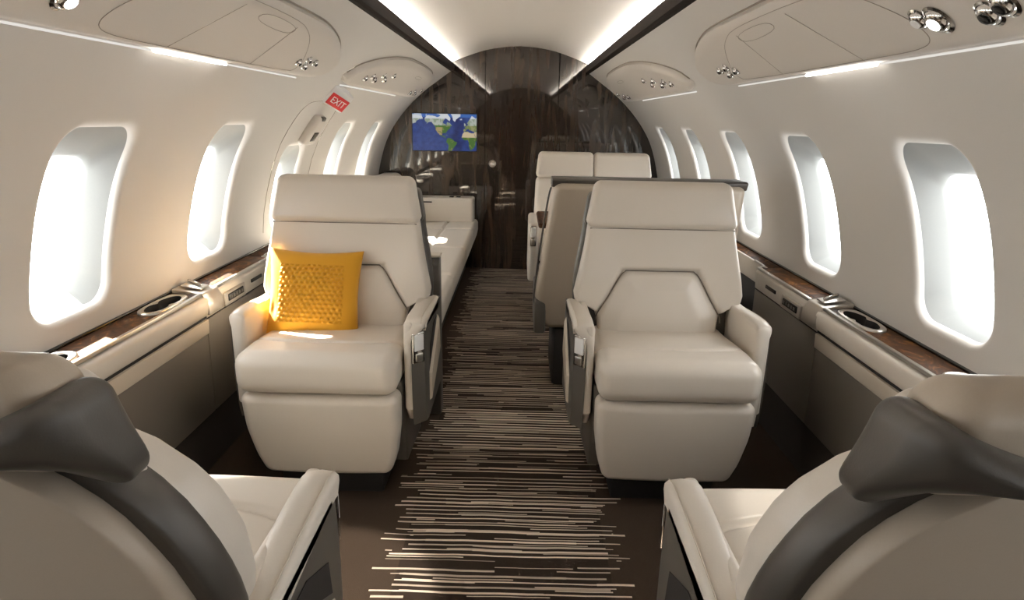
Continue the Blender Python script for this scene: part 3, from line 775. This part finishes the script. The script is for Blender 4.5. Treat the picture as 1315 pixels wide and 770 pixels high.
        if aisle: plan = [(xin+.020, y0+.030), (xin+.024, y0+.012), (xin+e-.004, y0+.050), (xin+e, y0+.075), (xin+e, .50), (xin+.020, .50)]
        else: plan = [(xin+.036, y0+.030), (xin+e-.003, y0+.020), (xin+e, y0+.05), (xin+e, .50), (xin+.036, .50)]
        bm = bmesh.new(); zs = [.255, .262, .29, .36, .44, .52, .575, .590]; rows = []
        for z in zs:
            bulge = -.012*math.sin(PI*min(1, max(0, (z-.25)/.34)))+.012*max(0, (.32-z)/.07)**2
            rows.append([bm.verts.new((sgn*x, y+(bulge if y < .25 else 0), z)) for x, y in plan])
        for A, B in zip(rows, rows[1:]):
            for k in range(len(plan)): bm.faces.new((A[k], A[(k+1) % len(plan)], B[(k+1) % len(plan)], B[k]))
        bm.faces.new(rows[0]); bm.faces.new(rows[-1])
        from_bm('side_panel', bm, M['grey'], arm, True, 25)['label'] = 'dark grey side panel of the armrest'
        if aisle:
            p0 = Vector((sgn*(xin+.024), y0, 0)); p1 = Vector((sgn*(xin+e-.004), y0+.038, 0)); dx = (p1-p0).normalized()
            nv = Vector((dx.y, -dx.x, 0)); nv = nv if nv.y < 0 else -nv
            m4 = Matrix((dx, -nv, Vector((0, 0, 1)))).transposed().to_4x4(); m4.translation = (p0+p1)/2+Vector((0, 0, .527))+nv*.001
            def plate(nm, sz, c, r, m, par):
                bm = rbox_bm(sz, r, center=c); bm.transform(m4); return from_bm(nm, bm, m, par)
            cp = plate('control_panel', (.046, .010, .102), (0, 0, 0), .004, M['chrome'], arm)
            plate('control_button', (.036, .008, .054), (0, -.004, .018), .003, M['white'], arm)
            plate('control_button', (.028, .008, .026), (.001, -.004, -.031), .003, M['satin'], arm)
            xo = sgn*(xin+e+.001)
            vs = [(xo, y, z) for y, z in ((.20, .31), (.20, .41), (.42, .545), (.44, .41))]+[(xo+sgn*.008, y, z) for y, z in ((.205, .316), (.205, .402), (.415, .53), (.435, .415))]
            bx = [(0, 1, 2, 3), (4, 5, 6, 7), (0, 1, 5, 4), (1, 2, 6, 5), (2, 3, 7, 6), (3, 0, 4, 7)]
            raw('magazine_pocket', vs, bx, M['creamd'], arm, True, 20)
            vs = [(xo+sgn*.001*k, y, z) for k in (0, 1) for y, z in ((.21, .43), (.22, .50), (.32, .548), (.41, .55))]
            raw('pocket_recess', vs, bx, M['gap'], arm, False)
def copy_tree(o, parent=None):
    c = o.copy(); COL.objects.link(c)
    if parent is not None: c.parent = parent
    for ch in list(o.children): copy_tree(ch, c)
    return c
G = 'club seats of the two facing pairs'
sL = thing('club_seat', 'cream leather club seat facing forward with the yellow pillow on it', 'seat', (-.585, 1.72, 0), 0, G); seat_parts(sL, 1)
sR = thing('club_seat', 'cream leather club seat facing forward, right of the aisle, with an empty cushion', 'seat', (.518, 1.72, 0), 0, G); seat_parts(sR, -1)
# the near pair, turned round, has its adjustable headrests lowered and set back
nL = thing('club_seat', 'near left club seat seen from behind, charcoal shell and taupe back panel', 'seat', (-.606, 1.10, 0), PI, G); seat_parts(nL, -1, True)
nR = thing('club_seat', 'near right club seat seen from behind, charcoal shell and taupe back panel', 'seat', (.606, 1.10, 0), PI, G); seat_parts(nR, 1, True)

# ------------------------------------------------------------------ yellow pillow
def pillow():
    W = .318; n = 110; half = W/2
    def thick(u, v):
        e = max(0, (1-abs(u)**2.6))*max(0, (1-abs(v)**2.6)); return .050*e**.45
    def outline(u, v):
        k = 1-.085*(1-abs(v)**1.8)*abs(u)**1.5; l = 1-.085*(1-abs(u)**1.8)*abs(v)**1.5
        return u*half*k, v*half*l
    vs, fs = [], []
    for side in (1, -1):
        for j in range(n+1):
            for i in range(n+1):
                u, v = -1+2*i/n, -1+2*j/n; x, z = outline(u, v); y = -side*thick(u, v)
                if side == 1:
                    gx, gz = (x+.100)/.0182, (z+.088)/.0150
                    if -.5 < gx < 11 and -.5 < gz < 12.5:
                        sx = gx+(.5 if int(math.floor(gz)) % 2 else 0)
                        fx, fz = sx-math.floor(sx)-.5, gz-math.floor(gz)-.5
                        y -= .012*max(0, 1-math.hypot(fx*1.1, fz*1.1)*1.9)
                    # creases near the lower left and bottom
                    y += .008*math.exp(-((x+.128)/.012)**2-((z+.055)/.03)**2)+.012*math.exp(-((x+.012)/.006)**2)*sstep(-.09, -.15, z)
                vs.append((x, y, z))
    N = (n+1)**2
    for s_ in (0, 1):
        for j in range(n):
            for i in range(n):
                a = s_*N+j*(n+1)+i; fs.append((a, a+1, a+n+2, a+n+1))
    o = raw('throw_pillow', vs, fs, M['yellow'])
    o.location = (-.672, 2.042, .632); o.rotation_euler = (math.radians(-20), math.radians(2.0), math.radians(4))
    tag(o, 'mustard yellow square throw pillow with raised dots on the left club seat', 'pillow')
pillow()

# ------------------------------------------------------------------ right: double seats and table
md = thing('double_seat', 'wide double seat seen from behind, taupe shell with dark top rail', 'seat', (.54, 2.66, 0), 0, 'double seats of the dining group')
O = Vector(md.location)
def dd(p):
    z = .30+(p.z+.5)*.675; f = (z-.30)/.675
    xl = lin(f, [0, .08, .25, .6, .9, 1], [.150, .118, .098, .128, .152, .165]); xr = lin(f, [0, 1], [.965, .958])
    return (lerp(xl, xr, p.x+.5)-O.x, .10-.12*f+p.y, z)
rbox('back_shell', (1, .09, 1), (0, .0, 0), .044, M['taupe'], md, n=(14, 2, 20), k=4, deform=dd)
prism('top_rail', [(-.03, .955), (-.045, .985), (-.03, .992), (.09, .992), (.10, .975), (.09, .955)], 0, .155-O.x, .965-O.x, M['charcoal'], md, .004)['label'] = 'charcoal top rail'
tube('edge_piping', [(x-O.x, y, z) for x, y, z in chaikin([(.185, -.01, .985), (.155, -.005, .965), (.140, .005, .90), (.112, .035, .66), (.094, .06, .47), (.098, .07, .42), (.118, .08, .385)], 3)], .004, M['charcoal'], md, 8)
prism('side_fairing', [(.02, .29), (.03, .44), (.10, .47), (.40, .47), (.40, .29)], 0, .098-O.x, .15-O.x, M['grey'], md, .012)
prism('pedestal', [(.10, 0), (.08, .30), (.42, .30), (.46, 0)], 0, .19-O.x, .90-O.x, M['dark'], md, .02)
rbox('seat_cushion', (.72, .52, .13), (0, .36, .43), .04, M['cream'], md, n=(4, 4, 1))
rbox('backrest', (.74, .09, .50), (0, .12, .70), .04, M['cream'], md, n=(4, 1, 4))
fd = thing('double_seat', 'wide cream double seat with two headrests, farthest on the right by the bulkhead', 'seat', (.51, 3.82, 0), 0, 'double seats of the dining group')
O = Vector(fd.location)
for k, s in enumerate((-1, 1)):
    rbox('headrest', (.385, .10, .165), (s*.194, .45, .940), .028, M['cream'], fd, n=(6, 1, 4), k=4, deform=lambda p: (p.x*(1-.05*(p.z-.86)/.16), p.y+(p.z-.94)*.35, p.z))
rbox('backrest', (.80, .11, .44), (0, .37, .65), .045, M['cream'], fd, n=(8, 1, 8), k=4, deform=lambda p: (p.x*(1-.04*(p.z-.45)/.4), p.y+(p.z-.65)*.4, p.z))
rbox('seat_cushion', (.74, .54, .13), (0, .22, .43), .045, M['cream'], fd, n=(4, 4, 1))
rbox('leg_rest', (.72, .09, .30), (0, .02, .22), .03, M['cream'], fd)
arm = rbox('armrest', (.06, .46, .37), (-.40, .17, .44), .022, M['cream'], fd, n=(1, 4, 4))
rbox('armrest', (.06, .46, .37), (.40, .17, .44), .022, M['cream'], fd, n=(1, 4, 4))
rbox('control_panel', (.036, .012, .125), (-.402, -.064, .545), .004, M['chrome'], arm)
rbox('control_button', (.028, .008, .06), (-.402, -.071, .568), .003, M['white'], arm)
rbox('control_button', (.022, .008, .035), (-.402, -.071, .508), .003, M['satin'], arm)
prism('pedestal', [(.05, 0), (.05, .30), (.46, .30), (.46, 0)], 0, -.33, .33, M['dark'], fd, .02)
tb = thing('folding_table', 'dark walnut folding table between the two double seats', 'table', (.60, 3.42, 0))
rbox('table_top', (.96, .46, .028), (0, 0, .700), .013, M['burl'], tb, n=(6, 2, 1), k=4)
prism('support', [(-.05, .40), (.05, .40), (.05, .69), (-.05, .69)], 0, .40, .46, M['satin'], tb, .006)

# ------------------------------------------------------------------ left: divan with its end panel
dv = thing('divan', 'long cream leather divan along the left wall behind the club seat', 'sofa', (-.68, 3.8, 0))
O = Vector(dv.location)
cuts = [2.54, 3.22, 3.95, 4.66, 5.16]
for k in range(4):
    y0, y1 = cuts[k]+.003, cuts[k+1]-.003
    def dc(p):
        f = sstep(.34, .20, p.z); 
        gx = p.x+O.x
        z = p.z+(.0 if p.z < .38 else groove(gx+.55, .009, .018)-.012*sstep(-.50, -.8, gx))
        return (p.x-.05*f*sstep(-.1, .36, p.x), p.y, z)
    rbox('seat_cushion', (.70, y1-y0, .21), (.01, (y0+y1)/2-O.y, .325), .032, M['cream'], dv, n=(60, 6, 3), k=4, deform=dc)
    rbox('back_cushion', (.17, y1-y0, .24 if k < 3 else .38), (-.255, (y0+y1)/2-O.y, .53 if k < 3 else .605), .045, M['cream'], dv, n=(1, 3, 3), deform=lambda p: (p.x-.10*(p.z-.42)/.4, p.y, p.z))
ar = rbox('end_arm', (.66, .20, .20), (.0, 5.075-O.y, .515), .02, M['cream'], dv, n=(4, 1, 2))
rbox('pull_slot', (.085, .008, .010), (-.04, 4.973-O.y, .582), .003, M['gap'], ar)
for xx in (.15, .205): rbox('cup_well', (.035, .05, .006), (xx, 5.06-O.y, .616), .002, M['black'], ar)
prism('base', [(2.56-O.y, 0), (5.18-O.y, 0), (5.18-O.y, .215), (2.56-O.y, .215)], 0, -.34, .25, M['dark'], dv, .005)
for yy in (2.9, 3.5, 4.15, 4.8): from_bm('floor_stud', lathe_bm([(.010, 0), (.010, .003), (.005, .006)], 12, Matrix.Translation((.2505, yy-O.y, .10)) @ Matrix.Rotation(PI/2, 4, 'Y')), M['chrome'], dv, True, 40)
ep = thing('end_console', 'dark upright console panel between the left club seat and the divan', 'console', (-.5, 2.46, 0))
prism('panel', [(-.03, 0), (-.03, .655), (-.01, .685), (.03, .685), (.045, 0)], 0, -.22, .205, M['grey'], ep, .006)
rbox('cap', (.43, .06, .012), (-.007, .008, .691), .005, M['creamd'], ep)
from_bm('latch', lathe_bm([(.010, 0), (.010, .006), (.004, .010)], 12, Matrix.Translation((.185, -.03, .50)) @ Matrix.Rotation(PI/2, 4, 'X')), M['chrome'], ep, True, 40)
